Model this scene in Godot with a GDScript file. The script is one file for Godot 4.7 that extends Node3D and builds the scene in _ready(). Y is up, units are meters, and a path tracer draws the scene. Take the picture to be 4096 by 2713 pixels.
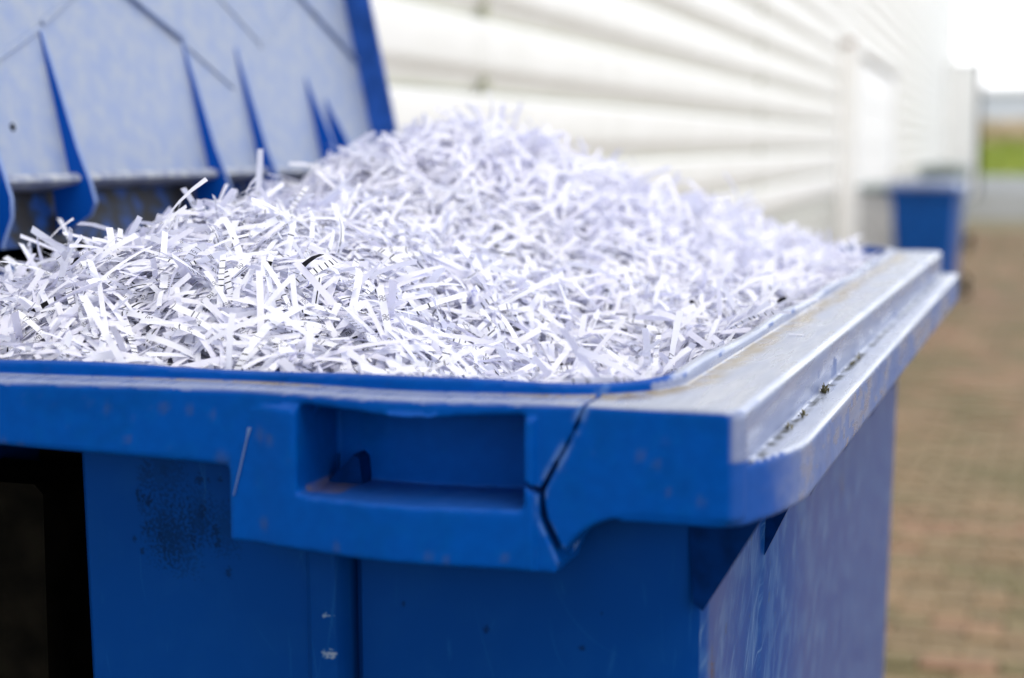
extends Node3D
# Axes: x to the right along the near short side of the big bin, y up, -z away along its long side.
# The near right corner of the bin's rim ledge stands at x = 0, z = 0; the ledge is RIM metres above the ground.
const RIM := 1.22
const EYE := Vector3(0.1458, 1.3463, 0.8143)
const LID_TILT := 0.2107
const HINGE := Vector3(-0.6995, RIM + 0.03, 0.0)

var rng := RandomNumberGenerator.new()
var M := {}
var used := {}
var grain := FastNoiseLite.new()
var lumps := FastNoiseLite.new()


func _ready() -> void:
	rng.seed = 41
	grain.seed = 7
	grain.frequency = 1.0
	grain.fractal_octaves = 3
	lumps.seed = 19
	lumps.frequency = 1.0
	lumps.fractal_octaves = 2
	camera_and_light()
	make_materials()
	ground_and_far()
	clad_building()
	far_bins()
	paper_bin()
	paper_heap()
	ledge_litter()


# ---------------------------------------------------------------- camera, sky, sun
func camera_and_light() -> void:
	var cam := Camera3D.new()
	cam.name = "camera"
	add_child(cam)
	cam.position = EYE
	cam.rotation = Vector3(deg_to_rad(-6.396), deg_to_rad(17.769), 0.0)
	cam.fov = 21.912
	cam.near = 0.05
	cam.far = 900.0
	var lens := CameraAttributesPhysical.new()
	lens.frustum_focal_length = 61.99
	lens.frustum_near = 0.05
	lens.frustum_far = 900.0
	lens.frustum_focus_distance = 1.07
	lens.exposure_aperture = 61.99 / 13.5
	cam.attributes = lens
	cam.current = true

	var env := Environment.new()
	env.background_mode = Environment.BG_SKY
	var sky := Sky.new()
	var sm := ProceduralSkyMaterial.new()
	sm.sky_top_color = Color(0.80, 0.86, 0.98)
	sm.sky_horizon_color = Color(0.99, 0.99, 0.99)
	sm.sky_curve = 0.25
	sm.ground_horizon_color = Color(0.62, 0.60, 0.56)
	sm.ground_bottom_color = Color(0.40, 0.36, 0.30)
	sm.sun_angle_max = 1.0
	sm.sky_energy_multiplier = 1.0
	sky.sky_material = sm
	env.sky = sky
	env.tonemap_mode = Environment.TONE_MAPPER_LINEAR
	env.tonemap_exposure = 2.45
	env.sdfgi_enabled = true
	env.ssao_enabled = true
	env.ssil_enabled = true
	var we := WorldEnvironment.new()
	we.name = "world_environment"
	we.environment = env
	add_child(we)

	var sun := DirectionalLight3D.new()
	sun.name = "sun"
	sun.light_energy = 0.28
	sun.light_angular_distance = 45.0
	sun.light_color = Color(1.0, 0.98, 0.95)
	sun.shadow_enabled = true
	add_child(sun)
	sun.look_at_from_position(Vector3(1.2, 2.8, 0.9), Vector3.ZERO, Vector3.UP)


# ---------------------------------------------------------------- small helpers
func numbered(n: String) -> String:
	if not used.has(n):
		used[n] = 0
		return n
	used[n] += 1
	return "%s_%03d" % [n, used[n]]


func thing(called: String, label: String, category: String, at := Vector3.ZERO, group := "") -> Node3D:
	var o := Node3D.new()
	o.name = numbered(called)
	add_child(o)
	o.position = at
	tag(o, label, category, group)
	return o


func tag(o: Node, label: String, category: String, group := "", kind := "") -> void:
	if label:
		o.set_meta("label", label)
	if category:
		o.set_meta("category", category)
	if group:
		o.set_meta("group", group)
	if kind:
		o.set_meta("kind", kind)


func put(called: String, mesh: Mesh, mat: Material, parent: Node = self, at := Vector3.ZERO) -> MeshInstance3D:
	var o := MeshInstance3D.new()
	o.name = numbered(called) if parent == self else called
	o.mesh = mesh
	o.material_override = mat
	parent.add_child(o, true)
	o.position = at
	return o


func arrays(v: PackedVector3Array, n: PackedVector3Array, uv: PackedVector2Array, c: PackedColorArray, idx: PackedInt32Array) -> ArrayMesh:
	var a := []
	a.resize(Mesh.ARRAY_MAX)
	a[Mesh.ARRAY_VERTEX] = v
	a[Mesh.ARRAY_NORMAL] = n
	if uv.size():
		a[Mesh.ARRAY_TEX_UV] = uv
	if c.size():
		a[Mesh.ARRAY_COLOR] = c
	a[Mesh.ARRAY_INDEX] = idx
	var m := ArrayMesh.new()
	m.add_surface_from_arrays(Mesh.PRIMITIVE_TRIANGLES, a)
	return m


# A profile (closed outline in x, y) drawn out along z from z0 to z1; corners sharper than 35 degrees stay sharp.
func prism(outline: PackedVector2Array, z0: float, z1: float) -> ArrayMesh:
	var pts := outline
	var area := 0.0
	for i in pts.size():
		area += pts[i].cross(pts[(i + 1) % pts.size()])
	if area < 0:
		pts.reverse()
	var v := PackedVector3Array()
	var n := PackedVector3Array()
	var uv := PackedVector2Array()
	var idx := PackedInt32Array()
	var k := pts.size()
	var run := 0.0
	for i in k:
		var a := pts[i]
		var b := pts[(i + 1) % k]
		var d := (b - a).normalized()
		var nn := Vector2(d.y, -d.x)
		var dp := (a - pts[(i + k - 1) % k]).normalized()
		var dn := (pts[(i + 2) % k] - b).normalized()
		var na := nn
		var nb := nn
		if dp.dot(d) > 0.82:
			na = (nn + Vector2(dp.y, -dp.x)).normalized()
		if dn.dot(d) > 0.82:
			nb = (nn + Vector2(dn.y, -dn.x)).normalized()
		var s := v.size()
		v.append_array([Vector3(a.x, a.y, z0), Vector3(b.x, b.y, z0), Vector3(b.x, b.y, z1), Vector3(a.x, a.y, z1)])
		n.append_array([Vector3(na.x, na.y, 0), Vector3(nb.x, nb.y, 0), Vector3(nb.x, nb.y, 0), Vector3(na.x, na.y, 0)])
		var l := a.distance_to(b)
		uv.append_array([Vector2(z0, run), Vector2(z0, run + l), Vector2(z1, run + l), Vector2(z1, run)])
		run += l
		if z1 < z0:
			idx.append_array([s, s + 1, s + 2, s, s + 2, s + 3])
		else:
			idx.append_array([s, s + 2, s + 1, s, s + 3, s + 2])
	var tri := Geometry2D.triangulate_polygon(pts)
	for e in 2:
		var z := z0 if e == 0 else z1
		var dir := signf(z0 - z1) * (1.0 if e == 0 else -1.0)
		var s := v.size()
		for p in pts:
			v.append(Vector3(p.x, p.y, z))
			n.append(Vector3(0, 0, dir))
			uv.append(p)
		for t in range(0, tri.size(), 3):
			if dir > 0:
				idx.append_array([s + tri[t], s + tri[t + 2], s + tri[t + 1]])
			else:
				idx.append_array([s + tri[t], s + tri[t + 1], s + tri[t + 2]])
	return arrays(v, n, uv, PackedColorArray(), idx)


func turned(m: Mesh, t: Transform3D) -> ArrayMesh:
	var st := SurfaceTool.new()
	st.begin(Mesh.PRIMITIVE_TRIANGLES)
	st.append_from(m, 0, t)
	return st.commit()


# A box with chamfered edges, centred.
func soft_box(size: Vector3, r: float) -> ArrayMesh:
	var h := size * 0.5
	var o := PackedVector2Array()
	for c in [[1, -1], [1, 1], [-1, 1], [-1, -1]]:
		var a := Vector2(c[0] * h.x, c[1] * h.y)
		var first := Vector2(a.x - c[0] * r, a.y)
		var second := Vector2(a.x, a.y - c[1] * r)
		if c[0] * c[1] < 0:
			o.append(first)
			o.append(second)
		else:
			o.append(second)
			o.append(first)
	return prism(o, h.z, -h.z)


func tube(path: PackedVector3Array, r: float, sides := 10) -> ArrayMesh:
	var v := PackedVector3Array()
	var n := PackedVector3Array()
	var idx := PackedInt32Array()
	for i in path.size():
		var d := (path[mini(i + 1, path.size() - 1)] - path[maxi(i - 1, 0)]).normalized()
		var side := d.cross(Vector3.UP if absf(d.y) < 0.9 else Vector3.RIGHT).normalized()
		var up := side.cross(d)
		for k in sides:
			var a := TAU * k / sides
			var q := side * cos(a) + up * sin(a)
			v.append(path[i] + q * r)
			n.append(q)
	for i in path.size() - 1:
		for k in sides:
			var a := i * sides + k
			var b := i * sides + (k + 1) % sides
			idx.append_array([a, a + sides, b, b, a + sides, b + sides])
	for e in 2:
		var ring := 0 if e == 0 else (path.size() - 1) * sides
		var s := v.size()
		var d := (path[0] - path[1]).normalized() if e == 0 else (path[-1] - path[-2]).normalized()
		for k in sides:
			v.append(v[ring + k])
			n.append(d)
		for k in range(1, sides - 1):
			idx.append_array([s, s + k, s + k + 1] if e == 0 else [s, s + k + 1, s + k])
	return arrays(v, n, PackedVector2Array(), PackedColorArray(), idx)


# Rounded rectangle outline in plan, half sizes a (x) and b (z).
func round_rect(a: float, b: float, r: float, steps := 5) -> PackedVector2Array:
	var o := PackedVector2Array()
	var c := [Vector2(a - r, b - r), Vector2(-a + r, b - r), Vector2(-a + r, -b + r), Vector2(a - r, -b + r)]
	for q in 4:
		for s in steps + 1:
			var t := PI / 2 * (q + float(s) / steps)
			o.append(c[q] + Vector2(cos(t), sin(t)) * r)
	return o


# Rings [outline, y] stacked and joined, closed at both ends when asked.
func stack(rings: Array, close := true) -> ArrayMesh:
	var st := SurfaceTool.new()
	st.begin(Mesh.PRIMITIVE_TRIANGLES)
	st.set_smooth_group(-1)
	var k: int = rings[0][0].size()
	for i in rings.size() - 1:
		var a: PackedVector2Array = rings[i][0]
		var b: PackedVector2Array = rings[i + 1][0]
		for j in k:
			var j2 := (j + 1) % k
			var p := Vector3(a[j].x, rings[i][1], a[j].y)
			var q := Vector3(a[j2].x, rings[i][1], a[j2].y)
			var r := Vector3(b[j2].x, rings[i + 1][1], b[j2].y)
			var s := Vector3(b[j].x, rings[i + 1][1], b[j].y)
			for t in [p, q, r, p, r, s]:
				st.add_vertex(t)
	if close:
		for e in 2:
			var ring: Array = rings[0] if e == 0 else rings[-1]
			for j in range(1, k - 1):
				var t := [ring[0][0], ring[0][j], ring[0][j + 1]]
				if e == 0:
					t = [t[0], t[2], t[1]]
				for p in t:
					st.add_vertex(Vector3(p.x, ring[1], p.y))
	st.generate_normals()
	return st.commit()


# ---------------------------------------------------------------- materials
func mat(albedo: Color, rough := 0.6, spec := 0.5) -> StandardMaterial3D:
	var m := StandardMaterial3D.new()
	m.albedo_color = albedo.linear_to_srgb()
	m.roughness = rough
	m.metallic_specular = spec
	return m


func noise_image(seed_: int, freq: float, size: int, lo: Color, hi: Color, bias := 0.0, contrast := 1.0, octaves := 4) -> ImageTexture:
	var f := FastNoiseLite.new()
	f.seed = seed_
	f.frequency = freq
	f.fractal_octaves = octaves
	var src := f.get_seamless_image(size, size)
	var im := Image.create(size, size, false, Image.FORMAT_RGB8)
	for y in size:
		for x in size:
			var t := clampf((src.get_pixel(x, y).r - 0.5) * contrast + 0.5 + bias, 0.0, 1.0)
			im.set_pixel(x, y, lo.lerp(hi, t))
	return ImageTexture.create_from_image(im)


# Scuffed sheet: a base colour with soft blotches, fine vertical wear and many thin slanted scratches.
func scuffed(seed_: int, size: int, base: Color, pale: Color, scratches: int, haze: float, slant: float, stains: Array) -> ImageTexture:
	var r := RandomNumberGenerator.new()
	r.seed = seed_
	var dirt := RandomNumberGenerator.new()
	dirt.seed = seed_ + 9
	var f := FastNoiseLite.new()
	f.seed = seed_
	f.frequency = 0.012
	f.fractal_octaves = 4
	var g := FastNoiseLite.new()
	g.seed = seed_ + 1
	g.frequency = 0.06
	var im := Image.create(size, size, false, Image.FORMAT_RGB8)
	for y in size:
		for x in size:
			var b := f.get_noise_2d(x, y) * 0.5 + 0.5
			var fine := g.get_noise_2d(x * 2.2, y * 0.12) * 0.5 + 0.5
			im.set_pixel(x, y, base.lerp(pale, clampf(haze * (1.3 * smoothstep(0.42, 0.72, b) * (0.4 + 0.6 * fine) + fine * 0.45), 0.0, 1.0)))
	for i in scratches:
		var p := Vector2(r.randf() * size, r.randf() * size)
		var a := slant + r.randfn(0.0, 0.22)
		var d := Vector2(cos(a), sin(a))
		var l := r.randf_range(10.0, 90.0) * (2.2 if r.randf() < 0.08 else 1.0)
		var w := r.randf_range(0.5, 1.2) * (3.4 if r.randf() < 0.16 else 1.0)
		var s := r.randf_range(0.10, 0.62)
		var bend := r.randfn(0.0, 0.004)
		for k in int(l):
			d = d.rotated(bend)
			p += d
			var fade := sin(PI * (k + 0.5) / l) * s
			for q in range(-int(ceil(w)), int(ceil(w)) + 1):
				var t := p + d.orthogonal() * q
				var x := posmod(int(t.x), size)
				var y := posmod(int(t.y), size)
				var e := clampf(1.0 - absf(q) / (w + 0.5), 0.0, 1.0) * fade
				im.set_pixel(x, y, im.get_pixel(x, y).lerp(pale, e))
	# stains: [u, v, spread, how many, largest radius in pixels, stretch, colour, strength]
	for st in stains:
		for i in int(st[3]):
			var a := dirt.randf() * TAU
			var reach: float = st[2] * sqrt(dirt.randf_range(0.02, 1.3))
			var p := Vector2(st[0] + cos(a) * reach, st[1] + sin(a) * reach * 0.9) * size
			var rad: float = st[4] * pow(dirt.randf_range(0.3, 1.0), 2.0) + 0.8
			var tall: float = st[5]
			for y in range(int(p.y - rad * tall), int(p.y + rad * tall) + 1):
				for x in range(int(p.x - rad), int(p.x + rad) + 1):
					var q := Vector2(x - p.x, (y - p.y) / tall).length() / rad + 1.1 * g.get_noise_2d(x * 3.0, y * 3.0)
					if q < 1.0 and x >= 0 and y >= 0 and x < size and y < size:
						im.set_pixel(x, y, im.get_pixel(x, y).lerp(st[6], st[7] * smoothstep(1.0, 0.4, q)))
	return ImageTexture.create_from_image(im)


func L(r: float, g: float, b: float) -> Color:
	return Color(r, g, b).linear_to_srgb()


func textured(t: Texture2D, scale: Vector3, rough: float, triplanar := true, world := false) -> StandardMaterial3D:
	var m := StandardMaterial3D.new()
	m.albedo_texture = t
	m.roughness = rough
	m.uv1_scale = scale
	m.uv1_triplanar = triplanar
	m.uv1_world_triplanar = world
	return m


func make_materials() -> void:
	var mottled := noise_image(3, 0.012, 512, Color(0.80, 0.80, 0.80), Color(1, 1, 1), 0.1, 1.6)
	var bumps := noise_image(8, 0.05, 256, Color.BLACK, Color.WHITE, 0.0, 1.3)
	M.bumps = bumps
	M.mottled = mottled
	# moulded plastic of the rim: colours come per vertex
	var rim := textured(noise_image(71, 0.03, 512, Color(0.95, 0.95, 0.95), Color(1, 1, 1), 0.0, 1.6), Vector3.ONE * 5.0, 0.30)
	rim.vertex_color_use_as_albedo = true
	rim.metallic_specular = 0.13
	rim.roughness_texture = noise_image(23, 0.02, 256, Color(0.30, 0.30, 0.30), Color(0.52, 0.52, 0.52), 0.0, 1.8)
	rim.roughness = 1.0
	M.rim = rim
	var ledge: StandardMaterial3D = rim.duplicate()
	ledge.metallic_specular = 0.55
	ledge.roughness_texture = noise_image(24, 0.03, 256, Color(0.20, 0.20, 0.20), Color(0.42, 0.42, 0.42), 0.0, 1.8)
	ledge.uv1_scale = Vector3(8, 8, 1.0)
	M.ledge = ledge
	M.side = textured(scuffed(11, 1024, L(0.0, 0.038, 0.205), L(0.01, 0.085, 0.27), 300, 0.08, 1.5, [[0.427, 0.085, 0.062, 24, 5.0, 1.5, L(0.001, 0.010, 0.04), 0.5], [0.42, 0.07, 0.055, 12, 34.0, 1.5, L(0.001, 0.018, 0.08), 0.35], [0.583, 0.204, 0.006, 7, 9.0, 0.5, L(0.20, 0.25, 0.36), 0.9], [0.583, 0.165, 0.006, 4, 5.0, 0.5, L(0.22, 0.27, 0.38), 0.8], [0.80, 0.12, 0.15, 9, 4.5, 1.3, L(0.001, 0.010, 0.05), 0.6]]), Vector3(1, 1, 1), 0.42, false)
	M.side.metallic_specular = 0.14
	M.front = textured(scuffed(12, 1024, L(0.003, 0.048, 0.24), L(0.30, 0.36, 0.50), 2000, 0.22, 2.2, [[0.03, 0.22, 0.02, 5, 5.0, 6.0, L(0.12, 0.045, 0.02), 0.6], [0.4, 0.3, 0.3, 40, 4.0, 2.0, L(0.09, 0.07, 0.05), 0.5]]), Vector3(1, 1, 1), 0.33, false)
	M.front.metallic_specular = 0.34
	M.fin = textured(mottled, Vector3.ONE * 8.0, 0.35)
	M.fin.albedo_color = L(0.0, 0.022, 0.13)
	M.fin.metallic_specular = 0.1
	M.lid_fin = mat(Color.WHITE, 0.5, 0.25)
	M.lid_fin.vertex_color_use_as_albedo = true
	M.lid = textured(noise_image(31, 0.02, 512, L(0.21, 0.27, 0.43), L(0.30, 0.335, 0.41), 0.0, 1.2, 5), Vector3.ONE * 3.2, 0.55)
	M.lid_edge = textured(mottled, Vector3.ONE * 4.0, 0.42)
	M.lid_edge.albedo_color = L(0.02, 0.09, 0.38)
	M.lid_edge.metallic_specular = 0.25
	M.ridge = textured(mottled, Vector3.ONE * 4.0, 0.5)
	M.ridge.albedo_color = L(0.19, 0.25, 0.42)
	M.grime = textured(noise_image(33, 0.022, 512, L(0.014, 0.010, 0.006), L(0.006, 0.055, 0.24), 0.02, 3.0, 4), Vector3(6, 3, 2.2), 0.6)
	M.shelf = textured(noise_image(35, 0.03, 256, L(0.17, 0.20, 0.30), L(0.42, 0.43, 0.45), 0.0, 2.2), Vector3.ONE * 6.0, 0.6)
	M.rod = textured(noise_image(37, 0.05, 256, L(0.10, 0.10, 0.08), L(0.50, 0.49, 0.45), 0.15, 2.4), Vector3.ONE * 9.0, 0.7)
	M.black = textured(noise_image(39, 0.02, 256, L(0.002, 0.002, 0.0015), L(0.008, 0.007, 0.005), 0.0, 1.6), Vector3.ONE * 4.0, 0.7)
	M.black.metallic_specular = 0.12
	M.pale_scar = mat(Color(0.09, 0.16, 0.36), 0.7, 0.2)
	M.rubber = mat(Color(0.02, 0.02, 0.02), 0.8)
	M.steel = mat(Color(0.35, 0.35, 0.35), 0.4)
	M.steel.metallic = 0.8
	# building
	M.board = textured(noise_image(51, 0.008, 512, L(0.82, 0.815, 0.775), L(0.89, 0.885, 0.855), 0.12, 1.7), Vector3.ONE * 0.7, 0.45)
	M.board.vertex_color_use_as_albedo = true
	M.trim = textured(noise_image(52, 0.01, 256, L(0.82, 0.83, 0.82), L(0.89, 0.89, 0.88), 0.1, 1.5), Vector3.ONE * 0.8, 0.5)
	M.plinth = textured(noise_image(53, 0.02, 256, L(0.46, 0.46, 0.41), L(0.62, 0.62, 0.58), 0.0, 1.6), Vector3.ONE * 1.2, 0.85)
	M.algae = textured(noise_image(54, 0.04, 128, L(0.30, 0.31, 0.20), L(0.55, 0.55, 0.44), 0.0, 1.6), Vector3.ONE * 6.0, 0.85)
	M.pipe = mat(Color(0.035, 0.05, 0.045), 0.5)
	# ground
	M.earth = textured(noise_image(61, 0.02, 512, L(0.14, 0.115, 0.06), L(0.21, 0.185, 0.09), 0.0, 1.8), Vector3.ONE * 0.6, 0.95, true, true)
	M.concrete = textured(noise_image(62, 0.012, 512, L(0.15, 0.15, 0.13), L(0.23, 0.23, 0.215), 0.0, 1.6), Vector3.ONE * 0.12, 0.9, true, true)
	M.grass = textured(noise_image(63, 0.02, 256, L(0.19, 0.25, 0.035), L(0.32, 0.36, 0.06), 0.0, 1.8), Vector3.ONE * 0.15, 0.9, true, true)
	M.reed = textured(noise_image(64, 0.02, 256, L(0.46, 0.36, 0.24), L(0.60, 0.50, 0.32), 0.0, 1.8), Vector3.ONE * 0.15, 0.9, true, true)
	M.shed = textured(noise_image(65, 0.01, 256, L(0.52, 0.56, 0.58), L(0.60, 0.63, 0.65), 0.0, 1.4), Vector3.ONE * 0.1, 0.7, true, true)
	M.bricks = []
	for c in [[0.165, 0.135, 0.055], [0.20, 0.155, 0.073], [0.215, 0.15, 0.075], [0.25, 0.18, 0.095], [0.285, 0.19, 0.10], [0.31, 0.18, 0.105]]:
		var b := textured(mottled, Vector3.ONE * 2.5, 0.9, true, true)
		b.albedo_color = L(c[0], c[1], c[2])
		M.bricks.append(b)
	M.paper = paper_material()


# ---------------------------------------------------------------- printed paper: an atlas of strip prints
const ROWS := 64
const ROW_H := 24
const ROW_W := 512
var row_kind := []


func paper_material() -> StandardMaterial3D:
	var im := Image.create(ROW_W, ROWS * ROW_H, false, Image.FORMAT_RGB8)
	var white := L(0.86, 0.865, 0.93)
	im.fill(white)
	var ink := Color(0.06, 0.06, 0.09)
	var r := RandomNumberGenerator.new()
	r.seed = 5
	var words := ["tne", "ad:", "000", "ips", "te)", "us", "HI gl", "17", "en", "und", "rove", "n.0", "JN", "PL", "(3", "ent", "ph", "ab", "96", "e r"]
	row_kind.clear()
	for i in ROWS:
		var y := i * ROW_H
		var kind := "plain"
		if i < 26:
			var tone := r.randf_range(0.94, 1.0)
			im.fill_rect(Rect2i(0, y, ROW_W, ROW_H), Color(white.r * tone, white.g * tone, white.b * (tone * 0.5 + 0.5)))
		elif i < 34:
			kind = "ladder"
			var gap := r.randi_range(26, 46)
			var x := r.randi_range(6, 40)
			while x < ROW_W:
				im.fill_rect(Rect2i(x, y, r.randi_range(4, 7), ROW_H), ink)
				x += int(gap * r.randf_range(0.75, 1.35))
				if r.randf() < 0.12:
					x += 90
		elif i < 38:
			kind = "ticks"
			for k in r.randi_range(1, 4):
				im.fill_rect(Rect2i(r.randi_range(10, 490), y, 8, ROW_H), ink)
		elif i < 41:
			kind = "line"
			im.fill_rect(Rect2i(0, y + r.randi_range(6, 16), ROW_W, 4), ink)
		elif i < 43:
			kind = "blocks"
			var x := 20
			while x < ROW_W:
				var w := r.randi_range(10, 40)
				im.fill_rect(Rect2i(x, y, w, ROW_H), ink)
				x += w + r.randi_range(30, 90)
		elif i == 43:
			kind = "pen"
			var last := 12.0
			for x in range(60, 380):
				last = 12.0 + 8.0 * sin(x * 0.05) * sin(x * 0.013 + 1.0)
				im.fill_rect(Rect2i(x, y + clampi(int(last), 0, ROW_H - 3), 2, 2), Color(0.25, 0.25, 0.75))
		else:
			kind = words[i - 44]
			var grey := Color(0.10, 0.10, 0.13).lerp(Color(0.5, 0.5, 0.55), 0.7 if r.randf() < 0.3 else 0.0)
			var across := r.randf() < 0.55
			var at := r.randi_range(10, 60)
			while at < ROW_W - 60:
				print_word(im, words[i - 44], at, y, across, grey)
				at += r.randi_range(90, 150)
				if across and r.randf() < 0.6:
					im.fill_rect(Rect2i(at - 20, y, 6, ROW_H), ink)
		row_kind.append(kind)
	var m := StandardMaterial3D.new()
	m.albedo_texture = ImageTexture.create_from_image(im)
	m.roughness = 0.75
	m.metallic_specular = 0.35
	m.backlight_enabled = true
	m.backlight = Color(0.7, 0.7, 0.74)
	m.texture_repeat = false
	return m


# Fills the letters of a TextMesh into one row of the atlas, along the strip or across it.
func print_word(im: Image, word: String, at: int, row: int, across: bool, ink: Color) -> void:
	var tm := TextMesh.new()
	var font := SystemFont.new()
	font.font_names = PackedStringArray(["Droid Sans"])
	tm.font = font
	tm.text = word
	tm.depth = 0.0
	tm.font_size = 20
	tm.pixel_size = 1.0
	tm.curve_step = 2.0
	for s in tm.get_surface_count():
		var a := tm.surface_get_arrays(s)
		var v: PackedVector3Array = a[Mesh.ARRAY_VERTEX]
		var idx := PackedInt32Array(range(v.size()))
		if a[Mesh.ARRAY_INDEX] != null:
			idx = a[Mesh.ARRAY_INDEX]
		for t in range(0, idx.size() - 2, 3):
			var p := []
			for k in 3:
				var q: Vector3 = v[idx[t + k]]
				p.append(Vector2(at + q.y * 1.9 + 20.0, row + 12.0 + q.x * 1.15) if across else Vector2(at + q.x * 1.7 + 24.0, row + 12.0 - q.y * 1.2))
			var lo := Vector2i(Vector2(minf(p[0].x, minf(p[1].x, p[2].x)), minf(p[0].y, minf(p[1].y, p[2].y))).floor())
			var hi := Vector2i(Vector2(maxf(p[0].x, maxf(p[1].x, p[2].x)), maxf(p[0].y, maxf(p[1].y, p[2].y))).ceil())
			for y in range(maxi(lo.y, row), mini(hi.y + 1, row + ROW_H)):
				for x in range(maxi(lo.x, 0), mini(hi.x + 1, ROW_W)):
					if Geometry2D.point_is_inside_triangle(Vector2(x + 0.5, y + 0.5), p[0], p[1], p[2]):
						im.set_pixel(x, y, ink)


# ---------------------------------------------------------------- ground, far things
func sheet(called: String, x0: float, x1: float, z0: float, z1: float, y: float, m: Material, parent: Node = self) -> MeshInstance3D:
	var v := PackedVector3Array([Vector3(x0, y, z0), Vector3(x1, y, z0), Vector3(x1, y, z1), Vector3(x0, y, z1)])
	var up := PackedVector3Array([Vector3.UP, Vector3.UP, Vector3.UP, Vector3.UP])
	return put(called, arrays(v, up, PackedVector2Array(), PackedColorArray(), PackedInt32Array([0, 2, 1, 0, 3, 2])), m, parent)


func ground_and_far() -> void:
	var g := sheet("ground", -250, 250, 60, -420, -0.03, M.earth)
	tag(g, "bare brown earth under and around the yard", "ground", "", "structure")
	var yard := sheet("paved_yard", -4.0, 9.0, 6.0, -31.0, 0.0, M.earth)
	tag(yard, "brown brick paved yard with mossy joints beside the white building", "pavement", "", "structure")
	pavers(yard)
	var slab := sheet("concrete_road", -60, 60, -31.0, -73.0, 0.012, M.concrete)
	tag(slab, "pale grey concrete road crossing beyond the brick yard", "road", "", "structure")
	# grass bank rising behind the road
	var v := PackedVector3Array()
	var n := PackedVector3Array()
	var idx := PackedInt32Array()
	var cols := 90
	var rows := 16
	for j in rows + 1:
		for i in cols + 1:
			var t := float(j) / rows
			var x := lerpf(-70.0, 70.0, float(i) / cols)
			var z := -73.0 - 34.0 * t
			v.append(Vector3(x, 1.55 * smoothstep(0.0, 1.0, t) + 0.10 * grain.get_noise_2d(x * 0.6, z * 0.6) * t, z))
			n.append(Vector3(0, 1, 0.06).normalized())
	for j in rows:
		for i in cols:
			var a := j * (cols + 1) + i
			idx.append_array([a, a + cols + 1, a + 1, a + 1, a + cols + 1, a + cols + 2])
	var bank := put("grass_bank", arrays(v, n, PackedVector2Array(), PackedColorArray(), idx), M.grass)
	tag(bank, "bright green grass bank rising beyond the concrete road", "grass bank", "", "structure")
	# tufts
	var tuft := SurfaceTool.new()
	tuft.begin(Mesh.PRIMITIVE_TRIANGLES)
	for k in 9:
		var a := TAU * k / 9.0 + rng.randf()
		var out := Vector3(cos(a), 0, sin(a))
		var side := out.cross(Vector3.UP) * 0.03
		var tip := out * rng.randf_range(0.06, 0.2) + Vector3.UP * rng.randf_range(0.2, 0.42)
		for p in [-side, tip, side]:
			tuft.add_vertex(p + out * 0.02)
	tuft.generate_normals()
	var blade := tuft.commit()
	for band in 2:
		var mm := MultiMesh.new()
		mm.transform_format = MultiMesh.TRANSFORM_3D
		mm.mesh = blade
		mm.instance_count = 5000
		for i in mm.instance_count:
			var t := rng.randf_range(0.0, 0.66) if band == 0 else rng.randf_range(0.72, 1.0)
			var x := rng.randf_range(-25.0, 12.0)
			var s := rng.randf_range(0.7, 1.5) * (1.0 if band == 0 else 2.4)
			mm.set_instance_transform(i, Transform3D(Basis(Vector3.UP, rng.randf() * TAU).scaled(Vector3.ONE * s), Vector3(x, 1.55 * smoothstep(0.0, 1.0, t), -73.0 - 34.0 * t)))
		var mi := MultiMeshInstance3D.new()
		mi.name = "meadow_grass" if band == 0 else "dry_reeds"
		mi.multimesh = mm
		mi.material_override = M.grass if band == 0 else M.reed
		add_child(mi)
		tag(mi, "short green grass growing on the bank" if band == 0 else "pale tan dry reeds along the top of the grass bank", "grass" if band == 0 else "reeds", "", "stuff")
	# pale hall behind the bank
	var hall := thing("storage_hall", "long pale grey storage hall far beyond the grass bank", "building", Vector3(8, 0, -126))
	put("wall", soft_box(Vector3(60, 4.6, 14), 0.05), M.shed, hall, Vector3(0, 2.3, 0))
	put("roof", prism(PackedVector2Array([Vector2(-30.4, 4.6), Vector2(30.4, 4.6), Vector2(30.4, 4.8), Vector2(0, 5.25), Vector2(-30.4, 4.8)]), 7.3, -7.3), M.trim, hall)
	for k in 4:
		put("loading_door", soft_box(Vector3(3.2, 3.4, 0.1), 0.03), M.trim, hall, Vector3(-9.0 + 6.0 * k, 1.7, 7.06))


# Worn, mossy and redder patches of the paving follow a broad noise.
func brick_tone(p: Vector3, tones: int) -> int:
	var t := 0.5 + 0.50 * lumps.get_noise_2d(p.x * 1.6, p.z * 0.5) + rng.randfn(0.0, 0.24)
	return clampi(int(t * tones), 0, tones - 1)


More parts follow.
